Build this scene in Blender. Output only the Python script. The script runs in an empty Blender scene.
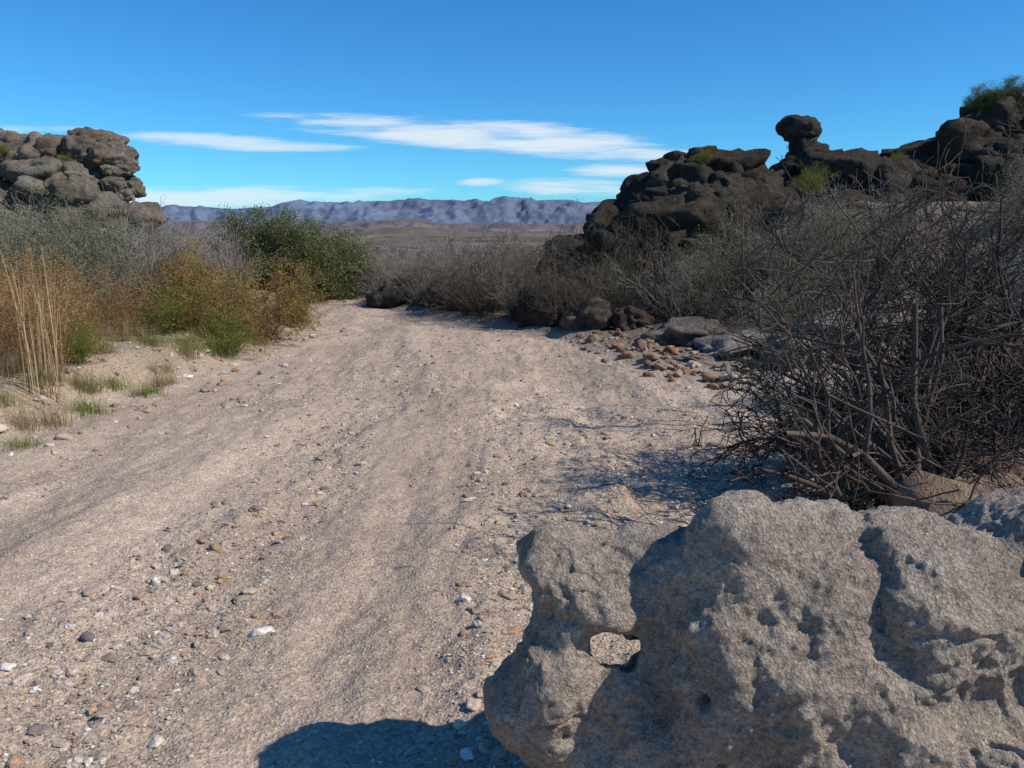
import bpy, bmesh, math, random
import numpy as np
from mathutils import Vector, Matrix
SC=bpy.context.scene
COL=SC.collection
# ---------------------------------------------------------------- noise
_r=np.random.RandomState(7)
PERM=_r.permutation(512).astype(np.int64); PERM=np.concatenate([PERM,PERM,PERM])
VAL=_r.rand(512)*2-1
def vn(p):
    p=np.asarray(p,float); i=np.floor(p).astype(np.int64); f=p-i; f=f*f*f*(f*(f*6-15)+10); i=i%512
    j=(i+1)%512
    def h(a,b,c): return VAL[PERM[PERM[PERM[a]+b]%512+c]%512]
    x0,y0,z0=i.T; x1,y1,z1=j.T; fx,fy,fz=f.T
    a=h(x0,y0,z0)*(1-fx)+h(x1,y0,z0)*fx; b=h(x0,y1,z0)*(1-fx)+h(x1,y1,z0)*fx
    c=h(x0,y0,z1)*(1-fx)+h(x1,y0,z1)*fx; d=h(x0,y1,z1)*(1-fx)+h(x1,y1,z1)*fx
    return (a*(1-fy)+b*fy)*(1-fz)+(c*(1-fy)+d*fy)*fz
def fbm(p,o=4,g=.5,l=2.03):
    p=np.asarray(p,float); s=0; a=1; n=0
    for k in range(o):
        s=s+a*vn(p+k*17.3); n+=a; a*=g; p=p*l
    return s/n*1.6
def sst(a,b,x):
    t=np.clip((x-a)/(b-a),0,1); return t*t*(3-2*t)
# ---------------------------------------------------------------- mesh helpers
def mk(name,v,f,col=None,mat=None,smooth=True,link=True):
    v=np.asarray(v,np.float32); f=np.asarray(f,np.int32); k=f.shape[1]
    me=bpy.data.meshes.new(name)
    me.vertices.add(len(v)); me.vertices.foreach_set('co',v.ravel())
    me.loops.add(f.size); me.loops.foreach_set('vertex_index',f.ravel())
    me.polygons.add(len(f)); me.polygons.foreach_set('loop_start',np.arange(0,f.size,k,dtype=np.int32))
    me.polygons.foreach_set('loop_total',np.full(len(f),k,dtype=np.int32))
    me.polygons.foreach_set('use_smooth',np.full(len(f),smooth,dtype=bool))
    me.update(calc_edges=True); me.validate()
    if col is not None:
        c=np.ones((len(v),4),np.float32); c[:,:3]=col
        a=me.attributes.new('col','FLOAT_COLOR','POINT'); a.data.foreach_set('color',c.ravel())
    if mat: me.materials.append(mat)
    if not link: return me
    o=bpy.data.objects.new(name,me); COL.objects.link(o); return o
def place(name,me,x,y,z,s=1,rz=0,sz=None):
    o=bpy.data.objects.new(name,me); COL.objects.link(o); o.location=(x,y,z)
    o.rotation_euler=(0,0,rz); o.scale=(s,s,s if sz is None else sz); return o
# ---------------------------------------------------------------- materials
def newmat(name):
    m=bpy.data.materials.new(name); m.use_nodes=True; nt=m.node_tree
    return m,nt,nt.nodes,nt.links,nt.nodes['Principled BSDF']
def nz(N,L,vec,scale,detail=4,rough=.6,dist=0):
    n=N.new('ShaderNodeTexNoise'); n.inputs['Scale'].default_value=scale; n.inputs['Detail'].default_value=detail
    n.inputs['Roughness'].default_value=rough; n.inputs['Distortion'].default_value=dist
    L.new(vec,n.inputs['Vector']); return n.outputs['Fac']
def mr(N,L,x,a,b,c,d):
    n=N.new('ShaderNodeMapRange'); L.new(x,n.inputs[0])
    for i,v in enumerate((a,b,c,d)): n.inputs[i+1].default_value=v
    return n.outputs[0]
def mul(N,L,c,f):
    n=N.new('ShaderNodeVectorMath'); n.operation='SCALE'; L.new(c,n.inputs[0])
    if isinstance(f,(int,float)): n.inputs['Scale'].default_value=f
    else: L.new(f,n.inputs['Scale'])
    return n.outputs[0]
def mixc(N,L,f,a,b,bt='MIX'):
    n=N.new('ShaderNodeMix'); n.data_type='RGBA'; n.blend_type=bt
    for s,v in ((n.inputs[0],f),(n.inputs[6],a),(n.inputs[7],b)):
        if isinstance(v,(int,float)): s.default_value=v
        elif isinstance(v,tuple): s.default_value=v+(1,)
        else: L.new(v,s)
    return n.outputs[2]
def bump(N,L,h,st,dist,prev=None):
    b=N.new('ShaderNodeBump'); b.inputs['Strength'].default_value=st; b.inputs['Distance'].default_value=dist
    L.new(h,b.inputs['Height'])
    if prev: L.new(prev,b.inputs['Normal'])
    return b.outputs[0]
def madd(N,L,a,b,k):
    n=N.new('ShaderNodeMath'); n.operation='MULTIPLY_ADD'; L.new(a,n.inputs[0]); n.inputs[1].default_value=k
    if isinstance(b,(int,float)): n.inputs[2].default_value=b
    else: L.new(b,n.inputs[2])
    return n.outputs[0]
def vcolmat(name,rough=.85,trans=0,amt=0,ns=3,fine=0):
    m,nt,N,L,P=newmat(name)
    a=N.new('ShaderNodeAttribute'); a.attribute_name='col'; c=a.outputs['Color']
    if amt or fine:
        g=N.new('ShaderNodeNewGeometry'); pos=g.outputs['Position']
    if amt: c=mul(N,L,c,mr(N,L,nz(N,L,pos,ns,2),.25,.75,1-amt,1+amt))
    if fine: c=mul(N,L,c,mr(N,L,nz(N,L,pos,fine,2,.7),.3,.7,.72,1.28))
    L.new(c,P.inputs['Base Color']); P.inputs['Roughness'].default_value=rough
    P.inputs['Specular IOR Level'].default_value=.2
    if trans:
        D=N.new('ShaderNodeBsdfDiffuse'); L.new(c,D.inputs[0])
        t=N.new('ShaderNodeBsdfTranslucent'); L.new(c,t.inputs[0]); x=N.new('ShaderNodeMixShader')
        x.inputs[0].default_value=trans; L.new(D.outputs[0],x.inputs[1]); L.new(t.outputs[0],x.inputs[2])
        L.new(x.outputs[0],N['Material Output'].inputs[0])
    return m
def diffmat(name):
    m,nt,N,L,P=newmat(name); a=N.new('ShaderNodeAttribute'); a.attribute_name='col'
    D=N.new('ShaderNodeBsdfDiffuse'); L.new(a.outputs['Color'],D.inputs[0]); L.new(D.outputs[0],N['Material Output'].inputs[0]); return m
M_twig=diffmat('twig_bark')
M_leaf=vcolmat('leaf',.7,.3)
M_peb=vcolmat('pebble',.85,0,0,30,130)
def rockmat(name,scale=1.0,bd=.03):
    m,nt,N,L,P=newmat(name)
    a=N.new('ShaderNodeAttribute'); a.attribute_name='col'
    g=N.new('ShaderNodeNewGeometry'); pos=g.outputs['Position']
    n1=nz(N,L,pos,1.3*scale,4,.65); n2=nz(N,L,pos,7*scale,6,.78)
    c=mul(N,L,a.outputs['Color'],mr(N,L,n1,.3,.7,.6,1.4)); c=mul(N,L,c,mr(N,L,n2,.35,.65,.6,1.4))
    L.new(c,P.inputs['Base Color']); P.inputs['Roughness'].default_value=.95; P.inputs['Specular IOR Level'].default_value=.1
    L.new(bump(N,L,n2,1.0,bd*6),P.inputs['Normal'])
    return m
M_rock=rockmat('volcanic_rock')
# ---------------------------------------------------------------- terrain
def XL(y): return np.interp(y,[-20,-5,4,5.8,9.5,13.6,17,20,26,40,80],[-5,-4.4,-4.1,-3.9,-3.75,-3.8,-4.6,-5.5,-9,-19,-50])
def XR(y): return np.interp(y,[-20,-5,2,4.9,6.5,8.2,9.85,12.3,15.2,18.5,26,40,80],[4,3.2,3,2.6,2.15,2.2,1.7,1.05,-1.2,-3.5,-6.5,-16,-46])
def H(x,y):
    x=np.asarray(x,float).ravel(); y=np.asarray(y,float).ravel()
    z0=np.zeros_like(x); P=np.stack([x,y,z0],1)
    n=fbm(P*.7+5,3)
    near=np.exp(-np.maximum(y-14,0)/12)
    wl=XL(y)+.35*n; wr=XR(y)+.25*n
    sl=wl-x; sr=x-wr
    inw=(1-sst(-.4,.1,sl))*(1-sst(-.4,.1,sr))
    cx=(XL(y)+XR(y))/2
    u=(x-cx+ .35*(np.maximum(6-y,0))*.3)
    R=np.stack([u*1.3,y*.22,z0+3],1); R2=np.stack([u*4.5,y*1.1,z0+9],1)
    r1=fbm(R,3); r2=fbm(R2,3)
    h=inw*(.040*r1+.016*r2*near)
    # soft cut-bank lines inside the wash
    wob=.18*fbm(np.stack([y*1.8,z0,z0],1),4)
    q=x-(.95-.10*(y-3)+wob-.03*(y-6)*(y>6))
    h+= -.060*sst(-.03,.03,q)*(1-sst(.25,1.3,q))*sst(2.5,4,y)*(1-sst(9,13,y))
    q=x-(-2.3+.33*(y-2)-.018*(y-2)**2+wob)
    h+= -.034*sst(-.05,.05,-q)*(1-sst(.2,.9,-q))*sst(1.5,2.5,y)*(1-sst(7,10,y))
    q=x-(-.6+.30*(y-6)-.022*(y-6)**2+wob*1.5)
    h+= -.034*sst(-.05,.05,q)*(1-sst(.2,.9,q))*sst(6,7.5,y)*(1-sst(13,16,y))
    h+= .014*fbm(P*6,3)*near+.007*fbm(P*24,2)*near
    fade=1-sst(26,60,y)
    h+= fade*(.28*sst(-.1,.8,sl)+.35*sst(.8,6,sl)+.10*n*sst(0,1,sl))
    far=1-sst(18.5,26,y)
    h+= far*(.12*sst(-.1,.5,sr)+2.1*sst(1.2,9.5,sr)+ .14*fbm(P*.9+31,3)*sst(.3,2,sr))
    d=np.hypot(x,y)
    h+= -1.0*sst(30,90,d)+sst(60,400,d)*(4*fbm(P*.006+3,4)-4) + sst(250,900,d)*(1-sst(1500,2600,d))*10*(fbm(P*.0022+8,5)+.2)
    h+= -30*sst(2500,9000,d)
    return h
def hz(x,y): return float(H([x],[y])[0])
ys=[1.2]
while ys[-1]<30: ys.append(ys[-1]+max(.012,.0075*ys[-1]))
while ys[-1]<14000: ys.append(ys[-1]*1.03)
yb=[1.2]
while yb[-1]>-40: yb.append(yb[-1]-max(.05,.09*abs(yb[-1]-1.2)))
ys=np.array(yb[:0:-1]+ys)
xs=[0]
while xs[-1]<9000: xs.append(xs[-1]+max(.017,.0115*(xs[-1]-.5)) if xs[-1]<12 else xs[-1]*1.045)
xs=np.array(xs); xs=np.concatenate([-xs[:0:-1],xs])
X,Y=np.meshgrid(xs,ys); nx=len(xs); ny=len(ys)
Z=H(X,Y)
x=X.ravel(); y=Y.ravel()
V=np.stack([x,y,Z],1)
idx=np.arange(nx*ny).reshape(ny,nx)
F=np.stack([idx[:-1,:-1],idx[:-1,1:],idx[1:,1:],idx[1:,:-1]],-1).reshape(-1,4)
P=np.stack([x,y,x*0],1)
n=fbm(P*.7+5,3)
sl=sst(-.3,.6,XL(y)+.35*n-x); sr=sst(-.2,.6,x-XR(y)-.25*n)
tan=np.array([.455,.352,.265]); bank=np.array([.37,.285,.195]); hill=np.array([.17,.135,.10]); farc=np.array([.155,.125,.092])
c=np.tile(tan,(len(x),1))
c*= (1+.15*fbm(np.stack([x*1.5,y*.3,x*0+2],1),3))[:,None]
c+= (bank-c)*sl[:,None]; c+= (hill-c)*sr[:,None]
pale=np.exp(-(((x-7.2)/2.4)**2+((y-10)/3.0)**2))+np.exp(-(((x-3.2)/1.2)**2+((y-8.3)/1.2)**2))*.7
c+= (np.array([.40,.35,.305])-c)*(np.clip(pale*1.1,0,1)*(.75+.4*n))[:,None]
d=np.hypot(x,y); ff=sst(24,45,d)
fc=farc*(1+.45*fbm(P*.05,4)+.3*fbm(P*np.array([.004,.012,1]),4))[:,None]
haze_tint=sst(400,4000,d)[:,None]; fc=fc*(1-haze_tint*.6)+np.array([.17,.17,.19])*haze_tint*.6  # far ground fades to grey-blue: aerial haze put into the colour
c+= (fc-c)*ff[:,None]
m,nt,N,L,Pb=newmat('desert_ground')
a=N.new('ShaderNodeAttribute'); a.attribute_name='col'
g=N.new('ShaderNodeNewGeometry'); pos=g.outputs['Position']
vo=N.new('ShaderNodeTexVoronoi'); vo.inputs['Scale'].default_value=95; L.new(pos,vo.inputs['Vector'])
sx=N.new('ShaderNodeSeparateColor'); L.new(vo.outputs['Color'],sx.inputs[0])
nA=nz(N,L,pos,1.1,3,.6); nC=nz(N,L,pos,14,6,.78)
cc=mul(N,L,a.outputs['Color'],mr(N,L,sx.outputs[0],0,1,.70,1.22))
cc=mul(N,L,cc,mr(N,L,nA,.3,.7,.86,1.12)); cc=mul(N,L,cc,mr(N,L,nC,.3,.7,.8,1.17))
grav=mr(N,L,sx.outputs[1],.88,.9,0,1)
cc=mixc(N,L,grav,cc,mul(N,L,a.outputs['Color'],mr(N,L,sx.outputs[2],0,1,.4,1.6)))
L.new(cc,Pb.inputs['Base Color']); Pb.inputs['Roughness'].default_value=.95; Pb.inputs['Specular IOR Level'].default_value=.1
L.new(bump(N,L,madd(N,L,vo.outputs['Distance'],nC,.35),.75,.020),Pb.inputs['Normal'])
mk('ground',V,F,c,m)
# ---------------------------------------------------------------- boulders
ICO={}
def ico(s):
    if s not in ICO:
        bm=bmesh.new(); bmesh.ops.create_icosphere(bm,subdivisions=s,radius=1)
        v=np.array([p.co[:] for p in bm.verts]); f=np.array([[q.index for q in p.verts] for p in bm.faces]); bm.free(); ICO[s]=(v,f)
    return ICO[s]
def boulder(c,r,seed,sub=4,crack=.09,rough=.3,box=.8,rot=None,craggy=.0):
    v,f=ico(sub); rs=np.random.RandomState(seed)
    p=np.sign(v)*np.abs(v)**box; p/=np.linalg.norm(p,axis=1)[:,None]**.6
    o=rs.rand(3)*60
    k=1+rough*fbm(v*1.1+o,2)+rough*.35*fbm(v*3+o,3)
    q=np.abs(fbm(v*1.6+o+9,2)); k-=crack*np.exp(-(q/.05)**2)
    q=np.abs(fbm(v*np.array([.8,.8,3.2])+o+29,2)); k-=crack*.8*np.exp(-(q/.06)**2)
    if craggy: k+=craggy*(.5-np.abs(fbm(v*4.5+o+50,3)))+craggy*.5*(.5-np.abs(fbm(v*11+o+50,2)))
    p=p*k[:,None]*np.array(r)
    a=rs.rand()*6.28 if rot is None else rot; t=rs.uniform(-.25,.25)
    R=np.array(Matrix.Rotation(a,3,'Z')@Matrix.Rotation(t,3,'X'))
    return p@R.T+np.array(c),f
def heap(name,lst,base,mat=M_rock,sub=4,var=.2,**kw):
    VV=[];FF=[];CC=[];o=0
    for i,(c,r,s) in enumerate(lst):
        v,f=boulder(c,r,s,sub,**kw); VV.append(v); FF.append(f+o); o+=len(v)
        rs=np.random.RandomState(s+3); k=1+var*rs.uniform(-1,1); CC.append(np.tile(np.array(base)*k*np.array([1+.05*rs.randn(),1,1+.04*rs.randn()]),(len(v),1)))
    return mk(name,np.concatenate(VV),np.concatenate(FF),np.concatenate(CC),mat)
rs=np.random.RandomState(11)
PX=[.6,1.2,1.9,2.5,3.0,3.4,4.0,4.6,5.2,6.2,7.3,8.3,9.2,9.8,10.4,11.2,12.5,15]
PZ=[.8,1.2,1.75,2.3,2.8,3.25,3.4,3.35,2.95,2.95,3.2,3.2,3.4,3.9,4.3,4.5,4.5,4.3]
def ridge():
    out=[]
    for xx in np.arange(.8,15,.36):
        zt=float(np.interp(xx,PX,PZ)); yc=17.2+.06*xx
        z=zt; off=0
        mx_=4.2 if xx<5 else 3.0
        while True:
            r=rs.choice([rs.uniform(.2,.4),rs.uniform(.4,.78)],p=[.4,.6]); zz=z-r*.7
            X_=xx+rs.uniform(-.25,.25)-off*.12; Y_=yc-off+rs.uniform(-.2,.2)
            g=hz(X_,Y_)
            if X_>XR(Y_)+.6: out.append(((X_,Y_,zz),(r*rs.uniform(1,1.5),r*rs.uniform(.9,1.2),r*rs.uniform(.65,.95)),rs.randint(9999)))
            if zz<g-.15 or off>mx_: break
            z-=rs.uniform(.25,.42); off+=rs.uniform(.22,.5)
    return out
RK=(.078,.064,.051)
heap('rocky_ridge',ridge(),RK,crack=.16,craggy=.12,rough=.35)
heap('balanced_rock',[((6.2,17.9,3.84),(.42,.36,.27),5),((6.05,17.9,3.9),(.3,.3,.22),8),((6.3,17.9,3.5),(.30,.28,.28),6),((6.42,17.9,3.2),(.5,.45,.32),7),((6.15,17.9,2.95),(.5,.45,.3),9)],RK,craggy=.1,rough=.2)
PXL=[-22,-18,-16,-15,-14.2,-13.3,-12.6,-12,-11.5,-11]
PZL=[4.4,4.8,4.8,4.6,4.35,4.7,4.75,4.3,3.4,2.3]
out=[]
for xx in np.arange(-22,-11.3,.42):
    zt=float(np.interp(xx,PXL,PZL)); z=zt; off=0
    while z>.3:
        r=rs.choice([rs.uniform(.2,.4),rs.uniform(.4,.7)],p=[.6,.4])
        out.append(((xx+rs.uniform(-.3,.3),25-off+rs.uniform(-.3,.3),z-r*.7),(r*rs.uniform(1,1.4),r*rs.uniform(.9,1.2),r*rs.uniform(.65,.9)),rs.randint(9999)))
        z-=rs.uniform(.2,.36); off+=rs.uniform(.08,.26)
heap('rock_outcrop',out,(.23,.187,.145),crack=.12,craggy=.10,rough=.3,var=.12,box=1.0)
def rk(name,x,y,r,s,base,sub=4,dz=0,**kw):
    return heap(name,[((x,y,hz(x,y)+r[2]*.45+dz),r,s)],base,sub=sub,**kw)
for (x_,y_,r,s,b) in [(1.25,12.9,(.42,.35,.25),1,(.15,.12,.09)),(.7,13.8,(.5,.45,.42),2,(.075,.062,.05)),(-1.4,16.8,(.6,.5,.38),3,(.075,.062,.05)),(-.5,16.0,(.45,.4,.3),5,(.08,.065,.055)),(1.9,13.6,(.45,.4,.35),6,(.09,.075,.06)),(.9,14.6,(.6,.5,.55),17,(.075,.062,.05)),(1.9,12.5,(.3,.25,.2),18,(.13,.1,.08)),(-2.6,17.9,(.5,.45,.35),26,(.075,.062,.05)),
    (2.85,10.2,(.75,.5,.18),7,(.34,.29,.25)),(2.5,11.2,(.5,.4,.2),8,(.25,.21,.18)),(3.9,9.7,(.9,.6,.3),9,(.36,.31,.27)),(3.2,9.0,(.45,.3,.2),10,(.36,.31,.27)),(2.2,3.55,(.5,.35,.30),12,(.33,.22,.16)),(2.75,4.1,(.6,.4,.3),13,(.28,.2,.15))]:
    rk('boulder',x_,y_,r,s,b,craggy=.12,crack=.14,rough=.38)
# ---------------------------------------------------------------- pebbles
def pebbles(name,pos,size,cols,sub,seed=0):
    k=~((pos[:,0]>.2)&(pos[:,0]<.9)&(pos[:,1]>2.5)&(pos[:,1]<3.4)&(size>.008)); pos=pos[k];size=size[k];cols=cols[k]
    v,f=ico(sub); n=len(pos); rs=np.random.RandomState(seed)
    base=v*(1+.22*rs.randn(n,len(v),1) if sub<2 else 1+.0*rs.rand(n,1,1))
    if sub>=2:
        o=rs.rand(n,1,3)*90; q=(v[None]*1.1+o).reshape(-1,3); base=v[None]*(1+.6*fbm(q,2).reshape(n,-1,1))
    sc=size[:,None]*np.stack([rs.uniform(.8,1.4,n),rs.uniform(.7,1.1,n),rs.uniform(.35,.75,n)],1)
    p=base*sc[:,None,:]; a=rs.rand(n)*6.28; ca,sa=np.cos(a)[:,None],np.sin(a)[:,None]
    q=np.stack([p[...,0]*ca-p[...,1]*sa,p[...,0]*sa+p[...,1]*ca,p[...,2]],-1)+pos[:,None,:]
    F=(f[None]+np.arange(n)[:,None,None]*len(v)).reshape(-1,3)
    return mk(name,q.reshape(-1,3),F,np.repeat(cols,len(v),0),M_peb,smooth=sub>=3)
def pebcol(n,rs):
    pal=np.array([[.45,.36,.28],[.36,.28,.21],[.25,.20,.16],[.50,.43,.35],[.40,.25,.16],[.32,.21,.13],[.62,.57,.50],[.18,.15,.13]])
    w=[.26,.22,.13,.12,.09,.07,.07,.04]
    return pal[rs.choice(8,n,p=w)]*rs.uniform(.8,1.15,(n,1))
def scatter(n,y0,y1,x0,x1,rs,thr=None,pw=1.0):
    yy=y0*(y1/y0)**(rs.rand(n)**pw); xx=rs.uniform(-1,1,n)*np.minimum(.72*yy+.3,9)
    ok=(xx>x0)&(xx<x1); xx,yy=xx[ok],yy[ok]
    if thr is not None:
        cx=(XL(yy)+XR(yy))/2; q=fbm(np.stack([(xx-cx)*1.3,yy*.35,xx*0+4],1),3); ok=q>thr+.5*rs.randn(len(xx))*.6; xx,yy=xx[ok],yy[ok]
    return xx,yy
xx,yy=scatter(100000,1.6,24,-8,6,rs,.0)
s=rs.uniform(.003,.0075,len(xx))*(1+.06*yy); pebbles('gravel',np.stack([xx,yy,H(xx,yy)+s*.1],1),s,pebcol(len(xx),rs),1,seed=1)
xx,yy=scatter(13000,1.6,22,-8,6,rs,.10)
s=.008*np.exp(rs.rand(len(xx))**2.5*1.2); pebbles('gravel_stones',np.stack([xx,yy,H(xx,yy)+s*.1],1),s,pebcol(len(xx),rs),2,seed=2)
xx,yy=scatter(420,2.2,20,-8,5,rs,.0)
s=rs.uniform(.014,.034,len(xx)); pebbles('cobbles',np.stack([xx,yy,H(xx,yy)+s*.1],1),s,pebcol(len(xx),rs),3,seed=3)
n=170; t=rs.rand(n); yy=8.3+t*4; xx=XR(yy)+rs.normal(.3,.28,n); s=.025*np.exp(rs.rand(n)**2*1.3)
cb=pebcol(n,rs)*np.array([.85,.70,.63])*.8; pebbles('cobble_bar',np.stack([xx,yy,H(xx,yy)+s*.2],1),s,cb,3,seed=4)
n=240; yy=4.5+rs.rand(n)*10; xx=XL(yy)+rs.normal(.1,.45,n); s=.015*np.exp(rs.rand(n)**2*1.3)
pebbles('cobbles',np.stack([xx,yy,H(xx,yy)+s*.2],1),s,pebcol(n,rs),3,seed=5)
# ---------------------------------------------------------------- plants
def tubes(S,sides=4):
    S=np.asarray(S); p0=S[:,:3]; p1=S[:,3:6]; r0=S[:,6]; r1=S[:,7]
    d=p1-p0; l=np.linalg.norm(d,axis=1)[:,None]+1e-9; d=d/l; p1=p1+d*np.minimum(r1[:,None]*.5,l*.2)
    up=np.where(np.abs(d[:,2:3])<.9,np.array([[0,0,1.]]),np.array([[1.,0,0]])); a=np.cross(d,up); a/=np.linalg.norm(a,axis=1)[:,None]; b=np.cross(d,a)
    vs=[]
    for p,r in ((p0,r0),(p1,r1)):
        for k in range(sides):
            t=2*math.pi*k/sides; vs.append(p+(a*math.cos(t)+b*math.sin(t))*r[:,None])
    v=np.stack(vs,1).reshape(-1,3); n=len(S); o=np.arange(n)[:,None]*2*sides
    f=[]
    for k in range(sides):
        k2=(k+1)%sides; f.append(np.stack([o[:,0]+k,o[:,0]+k2,o[:,0]+sides+k2,o[:,0]+sides+k],1))
    return v,np.concatenate(f)
def grow(rng,p,d,length,r,lev,S,tips,kink=.35,up=.05,nb=(3,5),ratio=.6,rr=.6,step=5,spread=.8,minr=.0015):
    nst=max(2,step); sl=length/nst; p=np.array(p,float); d=np.array(d,float); pts=[p]
    for i in range(nst):
        d=d+rng.normal(0,kink,3)*np.array([1,1,.8]); d[2]+=up; d/=np.linalg.norm(d)
        q=p+d*sl*rng.uniform(.8,1.2); ra=r*(1-.55*i/nst); rb=r*(1-.55*(i+1)/nst)
        S.append((*p,*q,max(ra,minr),max(rb,minr))); p=q; pts.append((p,d.copy(),rb))
    tips.append(p)
    if lev>0:
        for k in range(rng.randint(nb[0],nb[1]+1)):
            i=rng.randint(1,nst+1); q,dd,rb=pts[i]
            nd=dd+rng.normal(0,spread,3)*.8; nd/=np.linalg.norm(nd)
            grow(rng,q,nd,length*ratio*rng.uniform(.7,1.2),rb*rr*1.1,lev-1,S,tips,kink,up,nb,ratio,rr,max(3,step-1) if step>5 else step,spread,minr)
def leafquads(c,size,rng,asp=.5):
    n=len(c); a=rng.randn(n,3); a/=np.linalg.norm(a,axis=1)[:,None]; b=np.cross(a,rng.randn(n,3)); b/=np.linalg.norm(b,axis=1)[:,None]
    s=size*rng.uniform(.6,1.3,(n,1)); a=a*s; b=b*s*asp
    v=np.stack([c-a,c+b*.9,c+a,c-b*.9],1).reshape(-1,3); f=np.arange(4*n).reshape(-1,4); return v,f
def join(name,parts):
    o=0;VV=[];FF=[];CC=[];MI=[]
    for k,(v,f,c,_) in enumerate(parts):
        VV.append(v);FF.append(f+o);CC.append(c);MI.append(np.full(len(f),k)); o+=len(v)
    me=mk(name,np.concatenate(VV),np.concatenate(FF),np.concatenate(CC),None,link=False)
    for p in parts: me.materials.append(p[3])
    me.polygons.foreach_set('material_index',np.concatenate(MI).astype(np.int32)); return me
def shrub(name,seed,h=1.2,w=.7,stems=14,lev=2,r=.012,tcol=(.3,.28,.26),leaf=0,lsize=.012,lcols=((.1,.13,.04),),lsp=.05,nb=(3,5),ratio=.55,kink=.2,minr=.0022,up=.03):
    rng=np.random.RandomState(seed); S=[];T=[]
    for i in range(stems):
        a=rng.rand()*6.28; t=rng.uniform(.05,w); d=np.array([math.cos(a)*t,math.sin(a)*t,1.0]); d/=np.linalg.norm(d)
        grow(rng,(math.cos(a)*.08*rng.rand(),math.sin(a)*.08*rng.rand(),-.05),d,h*rng.uniform(.55,.85),r*rng.uniform(.6,1.1),lev,S,T,kink,up,nb,ratio,.62,4,.7,minr)
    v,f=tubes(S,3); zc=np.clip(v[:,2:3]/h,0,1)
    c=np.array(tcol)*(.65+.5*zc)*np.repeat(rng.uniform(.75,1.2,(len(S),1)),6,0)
    me=[(v,f,c,M_twig)]
    if leaf:
        T=np.array(T); k=rng.randint(0,len(T),leaf); tv=rng.uniform(.65,1.25,(len(T),1)); tk=rng.randint(0,len(lcols),len(T))
        cen=T[k]+rng.normal(0,lsp,(leaf,3))
        lv,lf=leafquads(cen,lsize,rng); mixk=np.where(rng.rand(leaf)<.6,tk[k],rng.randint(0,len(lcols),leaf)); lc=np.array(lcols)[mixk]*rng.uniform(.75,1.2,(leaf,1))*tv[k]; lc=np.repeat(lc,4,0)
        me.append((lv,lf,lc,M_leaf))
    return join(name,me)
def grass(name,seed,n=160,h=.5,sp=.12,lean=.5,cols=((.4,.32,.16),),wd=.003):
    rng=np.random.RandomState(seed); V=[];F=[];C=[];o=0; K=5
    for i in range(n):
        a=rng.rand()*6.28; b=np.array([rng.normal(0,sp),rng.normal(0,sp),-.02]); L_=h*rng.uniform(.45,1.1); ln=lean*rng.uniform(.1,1)
        dr=np.array([math.cos(a),math.sin(a),0]); sd=np.array([-dr[1],dr[0],0])*wd; c=np.array(cols[rng.randint(len(cols))])*rng.uniform(.7,1.2)
        for k in range(K):
            t=k/(K-1); p=b+dr*L_*ln*t*t+np.array([0,0,L_*(t-.35*ln*t*t)]); w=1-.85*t
            V+= [p-sd*w,p+sd*w]; C+=[c*(.7+.4*t)]*2
            if k: F.append((o+2*k-2,o+2*k-1,o+2*k+1,o+2*k))
        o+=2*K
    return mk(name,V,F,np.array(C),M_leaf,link=False)
gray=[shrub('gray',i,1.25,.95,18,3,.011,(.28,.245,.21),nb=(2,4)) for i in (1,2,3)]
brown=[shrub('brown',i+10,1.3,.8,13,3,.014,(.13,.105,.085),nb=(2,4),leaf=1200,lcols=((.08,.085,.035),(.10,.08,.045))) for i in (1,2)]
graygreen=[shrub('gg',i+20,1.2,.9,16,2,.010,(.22,.19,.16),leaf=8000,lsize=.016,lsp=.07,lcols=((.18,.18,.10),(.23,.21,.13),(.12,.14,.07))) for i in (1,2)]
yellow=[shrub('yel',i+30,1.0,.85,26,2,.007,(.26,.18,.1),leaf=13000,lsize=.014,lsp=.045,lcols=((.34,.20,.06),(.28,.18,.06),(.17,.15,.05),(.36,.25,.09))) for i in (1,2,3)]
yelgrn=[shrub('yg',i+35,.9,.85,24,2,.007,(.2,.18,.08),leaf=11000,lsize=.014,lsp=.045,lcols=((.20,.21,.05),(.14,.17,.035),(.26,.24,.06))) for i in (1,)]
orange=[shrub('org',i+40,1.1,.7,24,3,.006,(.38,.22,.11),nb=(2,4),leaf=6500,lsize=.013,lsp=.05,lcols=((.42,.225,.09),(.34,.2,.09),(.36,.26,.13),(.24,.21,.10)),minr=.0018) for i in (1,2)]
green=[shrub('grn',i+50,1.5,.95,22,3,.018,(.16,.13,.1),nb=(3,4),leaf=34000,lsize=.024,lsp=.09,lcols=((.13,.155,.055),(.19,.20,.08),(.085,.11,.04),(.22,.22,.09))) for i in (1,2)]
straw=[grass('straw',i,150,.5,.10,.6,((.42,.33,.17),(.36,.27,.13),(.3,.24,.12))) for i in (1,2)]
ggr=[grass('ggr',i+5,300,.28,.12,.8,((.14,.22,.04),(.2,.26,.06),(.3,.28,.1))) for i in (1,2)]
reed=grass('reed',9,22,1.4,.07,.3,((.58,.41,.23),(.48,.33,.18)),.0055)
rr=random.Random(5)
def put(name,ms,x,y,s,dz=-.03,sz=None): place(name,rr.choice(ms),x,y,hz(x,y)+dz,s,rr.uniform(0,6.28),sz)
for x_,y_,s in [(-3.9,10.9,1.0),(-4.5,11.2,.95),(-3.75,12.1,1.1),(-3.9,13.8,.6),(-5.0,12.2,.9)]: put('yellow_bush',yellow,x_,y_,s)
for x_,y_,s in [(-3.7,10.4,.65),(-4.4,10.2,.65),(-3.8,13.9,.55),(-4.7,8.6,.45),(-4.4,7.9,.4)]: put('olive_bush',yelgrn,x_,y_,s)
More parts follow.
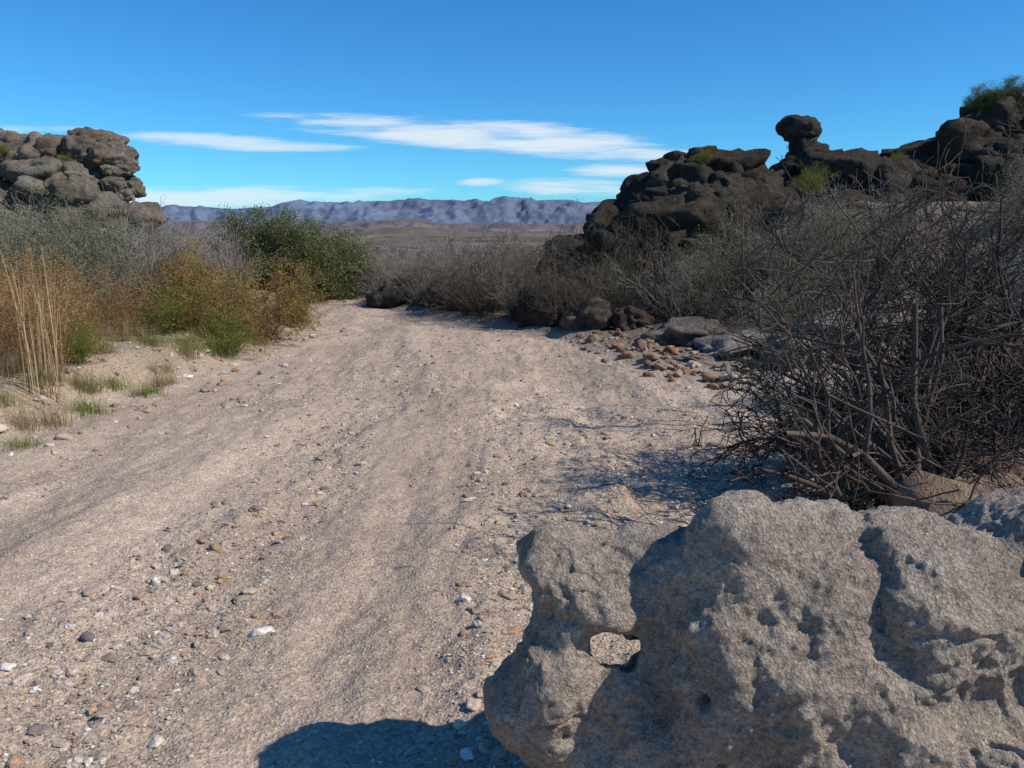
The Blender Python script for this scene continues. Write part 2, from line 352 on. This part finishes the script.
for x_,y_,s in [(-5.3,9.2,.85),(-5.9,9.4,.95),(-4.9,8.3,.75),(-5.0,7.4,.65),(-4.6,7.7,.75),(-5.6,8.0,.75),(-4.9,9.9,.7),(-5.3,6.9,.6)]: put('orange_brush',orange,x_,y_,s)
for x_,y_,s in [(-6.6,9.8,.85),(-5.7,10.9,.9),(-6.2,8.8,.7),(-6.8,11.2,1.0),(-6.0,12.2,1.0)]: put('graygreen_shrub',graygreen,x_,y_,s)
for x_,y_,s in [(-4.7,19.3,1.0),(-5.4,20,1.1),(-4.2,20.6,.85),(-6.2,20.2,1.05)]: put('green_bush',green,x_,y_,s)
rng=np.random.RandomState(3)
for i in range(44):
    y_=rng.uniform(11.5,22); x_=XL(y_)-rng.uniform(1.2,9)
    if abs(x_/y_+.26)<.06 and y_<19.5: continue
    put('gray_shrub' if i%2 else 'graygreen_shrub',gray if i%2 else graygreen,x_,y_,rng.uniform(.8,1.25))
for i in range(14):
    y_=rng.uniform(21,34); x_=rng.uniform(-20,-9); put('gray_shrub',gray,x_,y_,rng.uniform(1,1.3))
for x_,y_,s in [(-4.15,7.0,1),(-4.3,7.25,.8)]: put('tall_dry_grass',[reed],x_,y_,s)
for x_,y_,s in [(-3.75,5.9,.6),(-4.1,7.5,.7),(-4.3,7.2,.7),(-4.0,9.7,1.1),(-3.8,10.1,1),(-4.3,9.4,.8),(-3.7,7.9,.7),(-4.4,6.6,.7),(-3.85,7.0,.8),(-4.05,7.9,.7)]: put('green_grass_tuft',ggr,x_,y_,s)
for i in range(95):
    y_=rng.uniform(5.3,13); x_=XL(y_)-rng.uniform(-.1,2.4); put('dry_grass_tuft',straw,x_,y_,rng.uniform(.3,.8))
for i in range(20):
    y_=rng.uniform(17.0,23); x_=XR(y_)+rng.uniform(.4,3); put('gray_shrub',gray,x_,y_,rng.uniform(.85,1.15))
for i in range(38):
    y_=rng.uniform(12.3,17); x_=XR(y_)+rng.uniform(.3,4.5); put('brown_shrub',brown,x_,y_,rng.uniform(.6,1.1))
for i in range(18):
    y_=rng.uniform(13.4,19.5); x_=XR(y_)+rng.uniform(.25,.9); put('gray_shrub' if i%3==0 else 'brown_shrub',gray if i%3==0 else brown,x_,y_,rng.uniform(.55,.9))
for i in range(38):
    y_=rng.uniform(9.5,15.5); x_=XR(y_)+rng.uniform(1.6,9); put('gray_shrub' if i%2 else 'graygreen_shrub',[gray,graygreen][i%2==0],x_,y_,rng.uniform(.5,.95))
for i in range(30):
    y_=rng.uniform(5.5,14); x_=XR(y_)+rng.uniform(.8,6); put('dry_grass_tuft',straw,x_,y_,rng.uniform(.3,.7))
place('green_bush',green[0],10.0,17.6,4.1,.36,1); place('green_bush',green[1],10.5,17.4,4.2,.32,2)
place('olive_bush',yelgrn[0],5.6,15.4,2.3,.6,0); place('olive_bush',yelgrn[0],3.9,16.7,3.0,.35,0); place('olive_bush',yelgrn[0],7.9,17.0,2.95,.35,0)
place('green_bush',green[1],5.5,12.4,hz(5.5,12.4),.35,0); place('olive_bush',yelgrn[0],4.7,8.2,hz(4.7,8.2),.7,0); place('olive_bush',yelgrn[0],6.3,9.2,hz(6.3,9.2),.7,2)
for x_,z_ in [(-14.8,3.9),(-13.0,3.6),(-12.4,2.6)]: place('olive_bush',yelgrn[0],x_,24.0,z_,.35,x_)
VV=[];FF=[];CC=[];o=0
for i in range(1300):
    y_=30*(400/30)**rng.rand(); x_=rng.uniform(-.75,.25)*y_
    r=rng.uniform(.4,1.0); z_=hz(x_,y_)
    cen=rng.normal(0,1,(130,3)); cen/=np.linalg.norm(cen,axis=1)[:,None]; cen*=rng.rand(130,1)**.4*np.array([r,r,r*.55]); cen+=np.array([x_,y_,z_+r*.35])
    v,f=leafquads(cen,.055+.0006*y_,rng,.35); VV.append(v);FF.append(f+o);o+=len(v)
    CC.append(np.tile(np.array([(.17,.15,.12),(.19,.17,.14),(.11,.115,.065)][rng.randint(3)])*rng.uniform(.8,1.2),(len(v),1)))
mk('distant_scrub',np.concatenate(VV),np.concatenate(FF),np.concatenate(CC),M_leaf)
def mesq(name,seed,x,y,stems,col=(.085,.068,.057),nb=(4,5),minr=.0028,k=1.0,lev=4,kink=.24,up=.03,xmin=1.15,zmax=2.15):
    rng=np.random.RandomState(seed); S=[];T=[]
    for (d,l,r) in stems:
        d=np.array(d,float); d/=np.linalg.norm(d)
        grow(rng,(rng.normal(0,.07),rng.normal(0,.07),-.05),d,l*k,r,lev,S,T,kink,up,nb,.62,.64,6,.85,minr)
    S=np.array(S); jag=rng.uniform(-.12,.12,len(S)); S=S[(S[:,3]+x>xmin+jag)&(S[:,5]<zmax+jag)&(S[:,4]+y>3.0+jag)]
    v,f=tubes(S,4); c=np.array(col)*np.repeat(rng.uniform(.75,1.5,(len(S),1)),8,0)
    me=mk(name,v,f,c,M_twig,link=False); return place(name,me,x,y,hz(x,y))
mesq('mesquite_tree',4,2.5,5.1,[((-1,-.1,.5),.8,.035),((-1,-.3,.9),1.1,.035),((-.6,.2,1),1.3,.04),((-.1,-.3,1),1.2,.035),((.5,.2,1),1.2,.04),((1,-.2,.7),1.1,.035),((-.8,-.6,.5),.75,.028)],xmin=1.2)
mesq('mesquite_tree',8,3.1,5.0,[((-.6,-.3,.9),1.2,.035),((.2,.2,1),1.2,.04),((.7,-.4,.8),1.1,.035),((-.9,.1,.5),1.0,.03),((0,-.8,.6),.9,.03),((-.3,-.1,1),1.3,.03)],xmin=1.2)
mesq('mesquite_tree',12,3.3,6.4,[((-.5,-.1,1),1.35,.03),((.4,.2,1),1.3,.03),((-.9,-.2,.7),1.3,.03),((-.9,.3,.4),1.1,.03)],nb=(3,5),xmin=1.6)
mesq('mesquite_tree',15,2.3,4.25,[((-.7,-.1,.5),.6,.02),((.4,-.2,.5),.7,.02),((.9,.2,.6),.7,.02),((-.1,.1,.8),.6,.02),((-.5,.5,.4),.6,.02)])
mesq('mesquite_tree',19,2.9,4.3,[((-.7,-.1,.5),.6,.02),((.4,-.2,.7),.7,.02),((.9,.2,.8),.7,.02),((-.1,.1,.8),.8,.02)])
mesq('mesquite_tree',23,4.2,6.0,[((-.4,-.1,1),1.15,.03),((.4,.2,1),1.1,.03),((-.9,-.2,.7),1.1,.03)],nb=(3,5))
mesq('mesquite_tree',31,2.15,3.75,[((-.55,-.12,1),1.4,.028),((-.3,.0,1),1.4,.028),((.1,.1,1),1.3,.022),((-.8,.05,.95),1.3,.026),((-.75,-.3,.9),1.2,.024),((-.45,-.35,1),1.25,.022),((-.6,.25,1),1.3,.022)],nb=(3,4),lev=3,minr=.0036,kink=.15,up=-.01,xmin=1.1,zmax=1.9)
# ---------------------------------------------------------------- foreground boulder
ell=[((.20,2.02,.68),(.19,.19,.155)),((.34,2.04,.69),(.17,.18,.155)),((.09,1.98,.36),(.17,.2,.25)),((.30,2.03,.30),(.25,.22,.30)),((.42,2.03,.54),(.11,.18,.27)),((.14,2.02,.54),(.12,.17,.2)),
 ((.57,1.96,.63),(.18,.20,.258)),((.52,1.94,.45),(.15,.25,.35)),((.75,1.93,.42),(.33,.32,.43)),((.81,1.96,.625),(.22,.24,.215)),((1.06,1.9,.65),(.23,.28,.265)),((1.4,1.95,.56),(.33,.35,.33)),
 ((.7,2.0,.15),(.6,.32,.35)),((1.2,1.9,.25),(.55,.45,.42)),((1.75,2.0,.45),(.4,.4,.4))]
VV=[];FF=[];o=0
for i,(c_,r_) in enumerate(ell):
    v,f=boulder(c_,r_,100+i,4,crack=0,rough=.09,box=.9,rot=0); VV.append(v);FF.append(f+o);o+=len(v)
tmp=mk('tmp',np.concatenate(VV),np.concatenate(FF))
AX=np.array(Vector((.129,.921,-.515)).normalized()); A0=np.array([.255,1.9,.53])
def cut(c0,rx,rz,seed,depth):
    v,f=ico(4); o_=np.random.RandomState(seed).rand(3)*50
    q=Vector((0,0,1)).rotation_difference(Vector(AX)).to_matrix()
    k=(1+.5*fbm(v*1.3+o_,2))[:,None]
    p=v*np.array([rx,rz,depth]); p[:,:2]*=k
    return mk('cut',p@np.array(q).T+c0,f)
cu=[cut(A0,.064,.045,1,1.6),cut(A0-AX*.17,.115,.085,3,.11),cut(A0+AX*.24,.17,.13,4,.18)]
def bake(ob):
    dg=bpy.context.evaluated_depsgraph_get(); dg.update(); return bpy.data.meshes.new_from_object(ob.evaluated_get(dg))
md=tmp.modifiers.new('r','REMESH'); md.mode='VOXEL'; md.voxel_size=.011
sm=tmp.modifiers.new('s','SMOOTH'); sm.iterations=14; sm.factor=.6
base_me=bake(tmp); tmp.modifiers.clear(); tmp.data=base_me; nb0=len(base_me.vertices)
for c_ in cu:
    for solver in ('EXACT','FAST'):
        bo=tmp.modifiers.new('b','BOOLEAN'); bo.operation='DIFFERENCE'; bo.object=c_; bo.solver=solver
        res=bake(tmp); tmp.modifiers.clear()
        if len(res.vertices)>nb0*.7: tmp.data=res; break
    print('cut result',solver,len(res.vertices))
md=tmp.modifiers.new('r2','REMESH'); md.mode='VOXEL'; md.voxel_size=.0065
sm=tmp.modifiers.new('s2','SMOOTH'); sm.iterations=10; sm.factor=.6
me=bake(tmp)
if len(me.vertices)<40000:
    tmp.modifiers.clear(); tmp.data=base_me; md=tmp.modifiers.new('r2','REMESH'); md.mode='VOXEL'; md.voxel_size=.0065; me=bake(tmp)
nv=len(me.vertices); co=np.empty(nv*3,np.float32); me.vertices.foreach_get('co',co); co=co.reshape(-1,3).astype(float)
no=np.empty(nv*3,np.float32); me.vertices.foreach_get('normal',no); no=no.reshape(-1,3)
dsp=.042*fbm(co*3.6+3,2)+.018*fbm(co*9,3)+.0085*fbm(co*30,4,.6)
pit=fbm(co*9+40,2); dsp-=.010*sst(.62,.95,pit)
lay=np.abs(fbm(co*np.array([2.2,2.2,3.4])+70,3)); dsp-=.012*np.exp(-(lay/.05)**2)
for (px,pz,r_,dd) in [(.46,.50,.010,.05),(.15,.33,.008,.04),(.50,.33,.012,.05)]:
    q=np.hypot(co[:,0]-px,co[:,2]-pz); dsp-=dd*np.exp(-(q/r_)**2)*(no[:,1]<0)
rel=co-A0; dh=np.linalg.norm(rel-(rel@AX)[:,None]*AX,axis=1); dsp*=.3+.7*sst(.05,.16,dh)
co+=no*dsp[:,None]; me.vertices.foreach_set('co',co.astype(np.float32).ravel())
me.polygons.foreach_set('use_smooth',np.ones(len(me.polygons),bool)); me.update()
cc_=np.ones((nv,4),np.float32); cc_[:,:3]=np.array([.50,.41,.325])*(1+.14*fbm(co*5+9,4))[:,None]
at=me.attributes.new('col','FLOAT_COLOR','POINT'); at.data.foreach_set('color',cc_.ravel())
m,nt,N,L,Pb=newmat('tuff_rock'); a=N.new('ShaderNodeAttribute'); a.attribute_name='col'; g=N.new('ShaderNodeNewGeometry'); pos=g.outputs['Position']
n1=nz(N,L,pos,6,4,.7); n2=nz(N,L,pos,50,6,.8)
vo=N.new('ShaderNodeTexVoronoi'); vo.inputs['Scale'].default_value=150; L.new(pos,vo.inputs['Vector']); sx=N.new('ShaderNodeSeparateColor'); L.new(vo.outputs['Color'],sx.inputs[0])
c_=mul(N,L,a.outputs['Color'],mr(N,L,n1,.3,.7,.75,1.18)); c_=mul(N,L,c_,mr(N,L,n2,.3,.7,.55,1.35)); c_=mul(N,L,c_,mr(N,L,sx.outputs[0],0,1,.72,1.22))
c_=mixc(N,L,mr(N,L,nz(N,L,pos,22,4,.8),.58,.66,0,.45),c_,(.19,.145,.11))
L.new(c_,Pb.inputs['Base Color']); Pb.inputs['Roughness'].default_value=.95; Pb.inputs['Specular IOR Level'].default_value=.15
hh=madd(N,L,vo.outputs['Distance'],n2,.35); hh=madd(N,L,n1,hh,1.0)
L.new(bump(N,L,hh,1.0,.022),Pb.inputs['Normal'])
me.materials.clear(); me.materials.append(m)
ob=bpy.data.objects.new('eroded_boulder',me); COL.objects.link(ob)
for q in [tmp]+cu: bpy.data.objects.remove(q)
# ---------------------------------------------------------------- mountains
def mount(name,dist,az0,az1,prof,depth,base,seed,nn=700,mm=110,rough=.12,freq=16,top_flat=.45):
    az=np.linspace(az0,az1,nn); t=np.linspace(0,1,mm); A,T=np.meshgrid(az,t)
    top=np.interp(A,[p[0] for p in prof],[p[1] for p in prof])*dist
    y=dist-depth*(1-T); x=A*y
    Pn=np.stack([A.ravel()*freq,T.ravel()*3.0,A.ravel()*0+seed],1)
    n=fbm(Pn,5).reshape(A.shape); rid=1-np.abs(fbm(Pn*np.array([1.6,1.3,1])+7,5)).reshape(A.shape)
    z=1.6+top*(sst(0,1,T)**.8)+abs(top)*rough*(1.6*(rid-.72)+1.0*n)*sst(0,.4,T)*(1-top_flat*sst(.7,1,T))-60*(1-T)
    strata=fbm(np.stack([A.ravel()*8,(z/top.max()).ravel()*7,A.ravel()*0],1),4).reshape(A.shape)
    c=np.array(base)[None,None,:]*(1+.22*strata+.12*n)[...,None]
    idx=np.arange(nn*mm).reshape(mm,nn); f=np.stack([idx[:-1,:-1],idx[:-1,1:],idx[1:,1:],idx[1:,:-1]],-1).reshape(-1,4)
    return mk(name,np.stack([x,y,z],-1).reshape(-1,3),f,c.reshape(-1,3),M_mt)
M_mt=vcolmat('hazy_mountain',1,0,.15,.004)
mount('mountain_range',9000,-1.2,.6,[(-1.2,.015),(-.6,.020),(-.45,.028),(-.42,.037),(-.38,.034),(-.34,.031),(-.30,.033),(-.27,.039),(-.22,.039),(-.2,.038),(-.15,.039),(-.12,.043),(-.05,.042),(0,.040),(.06,.042),(.12,.039),(.2,.03),(.6,.02)],3200,(.125,.158,.225),3,rough=.15,freq=22,top_flat=.8)  # bluish base colour stands in for distance haze
mount('low_hills',4200,-1.2,.8,[(-1.2,.0),(-.45,.008),(-.38,.014),(-.3,.011),(-.25,.010),(-.17,.017),(-.12,.017),(-.08,.012),(0,.012),(.1,.012),(.8,.004)],1700,(.14,.12,.12),11,rough=.5,freq=12)
mount('desert_hills',1500,-1.2,.8,[(-1.2,-.004),(-.4,-.004),(-.25,-.002),(-.19,.004),(-.14,.009),(-.10,.008),(-.05,.003),(0,.003),(.05,.006),(.1,.002),(.8,-.004)],800,(.14,.108,.082),21,rough=.7,freq=9)
# ---------------------------------------------------------------- light, sky, camera
EL=math.radians(43.5); sd=Vector((.95,-.31,0)).normalized()*math.cos(EL)+Vector((0,0,math.sin(EL)))
sun=bpy.data.lights.new('sun','SUN'); sun.energy=4.7; sun.angle=math.radians(.5); sun.color=(1,.93,.82)
so=bpy.data.objects.new('sun',sun); COL.objects.link(so); so.rotation_euler=sd.to_track_quat('Z','Y').to_euler(); so.location=(20,-5,20)
w=bpy.data.worlds.new('World'); SC.world=w; w.use_nodes=True; nt=w.node_tree; N=nt.nodes; L=nt.links; bg=N['Background']
sky=N.new('ShaderNodeTexSky'); sky.sky_type='NISHITA'; sky.sun_disc=False; sky.sun_elevation=EL; sky.sun_rotation=math.atan2(sd.x,sd.y)
sky.altitude=800; sky.air_density=1.0; sky.dust_density=.2; sky.ozone_density=1.3
hs=N.new('ShaderNodeHueSaturation'); hs.inputs['Saturation'].default_value=1.2; L.new(sky.outputs[0],hs.inputs['Color'])
tint=mixc(N,L,1.0,hs.outputs[0],(.40,1.03,1.46),'MULTIPLY')
tc=N.new('ShaderNodeTexCoord'); sp=N.new('ShaderNodeSeparateXYZ'); L.new(tc.outputs['Generated'],sp.inputs[0])
def M(op,a,b=None,c=None):
    n=N.new('ShaderNodeMath'); n.operation=op
    for i,v in enumerate((a,b,c)):
        if v is None: continue
        if isinstance(v,(int,float)): n.inputs[i].default_value=v
        else: L.new(v,n.inputs[i])
    return n.outputs[0]
yp=M('MAXIMUM',sp.outputs[1],.05); u=M('DIVIDE',sp.outputs[0],yp); v=M('DIVIDE',sp.outputs[2],yp)
cv=N.new('ShaderNodeCombineXYZ'); L.new(M('MULTIPLY',u,5),cv.inputs[0]); L.new(M('MULTIPLY',v,36),cv.inputs[1])
nA=nz(N,L,cv.outputs[0],1.0,3,.6,.3)
cv2=N.new('ShaderNodeCombineXYZ'); L.new(M('MULTIPLY',M('ADD',u,M('MULTIPLY',v,1.5)),9),cv2.inputs[0]); L.new(M('MULTIPLY',v,130),cv2.inputs[1])
nB=nz(N,L,cv2.outputs[0],1.0,4,.65,.6)
tot=None
for (u0,v0,a_,b_,s_,k) in [(-.34,.111,.14,.0085,-.05,.8),(-.04,.115,.25,.015,-.09,1.0),(.06,.111,.17,.018,-.11,1),(.08,.057,.09,.0105,-.03,1.0),(.145,.077,.07,.009,0,1),(-.34,.045,.20,.014,0,.85),(-.17,.052,.07,.006,0,.5),(-.036,.064,.03,.005,0,.8),(-.62,.125,.12,.005,0,.4)]:
    du=M('SUBTRACT',u,u0); dv=M('SUBTRACT',M('SUBTRACT',v,v0),M('MULTIPLY',du,s_))
    e=M('ADD',M('POWER',M('ABSOLUTE',M('DIVIDE',du,a_)),2.0),M('POWER',M('ABSOLUTE',M('DIVIDE',dv,b_)),2.0))
    e=M('SUBTRACT',1.35,e); e=M('ADD',e,M('MULTIPLY',M('SUBTRACT',nA,.5),3.0)); e=M('ADD',e,M('MULTIPLY',M('SUBTRACT',nB,.5),2.2))
    mp=N.new('ShaderNodeMapRange'); mp.interpolation_type='SMOOTHSTEP'; L.new(e,mp.inputs[0]); mp.inputs[1].default_value=-.1; mp.inputs[2].default_value=1.5; mp.inputs[3].default_value=0; mp.inputs[4].default_value=k
    tot=mp.outputs[0] if tot is None else M('MAXIMUM',tot,mp.outputs[0])
tot=M('MULTIPLY',tot,M('GREATER_THAN',sp.outputs[1],.1))
mx=mixc(N,L,M('MULTIPLY',tot,.88),tint,(8.0,8.8,9.4))
L.new(mx,bg.inputs[0]); bg.inputs[1].default_value=.10
cam=bpy.data.cameras.new('camera'); cam.lens=28; cam.sensor_width=36; cam.clip_end=40000; cam.clip_start=.05
co_=bpy.data.objects.new('camera',cam); COL.objects.link(co_); co_.location=(0,0,1.6); co_.rotation_euler=(math.radians(90-10.6),0,0); SC.camera=co_
SC.view_settings.view_transform='Standard'; SC.view_settings.look='None'; SC.view_settings.exposure=0
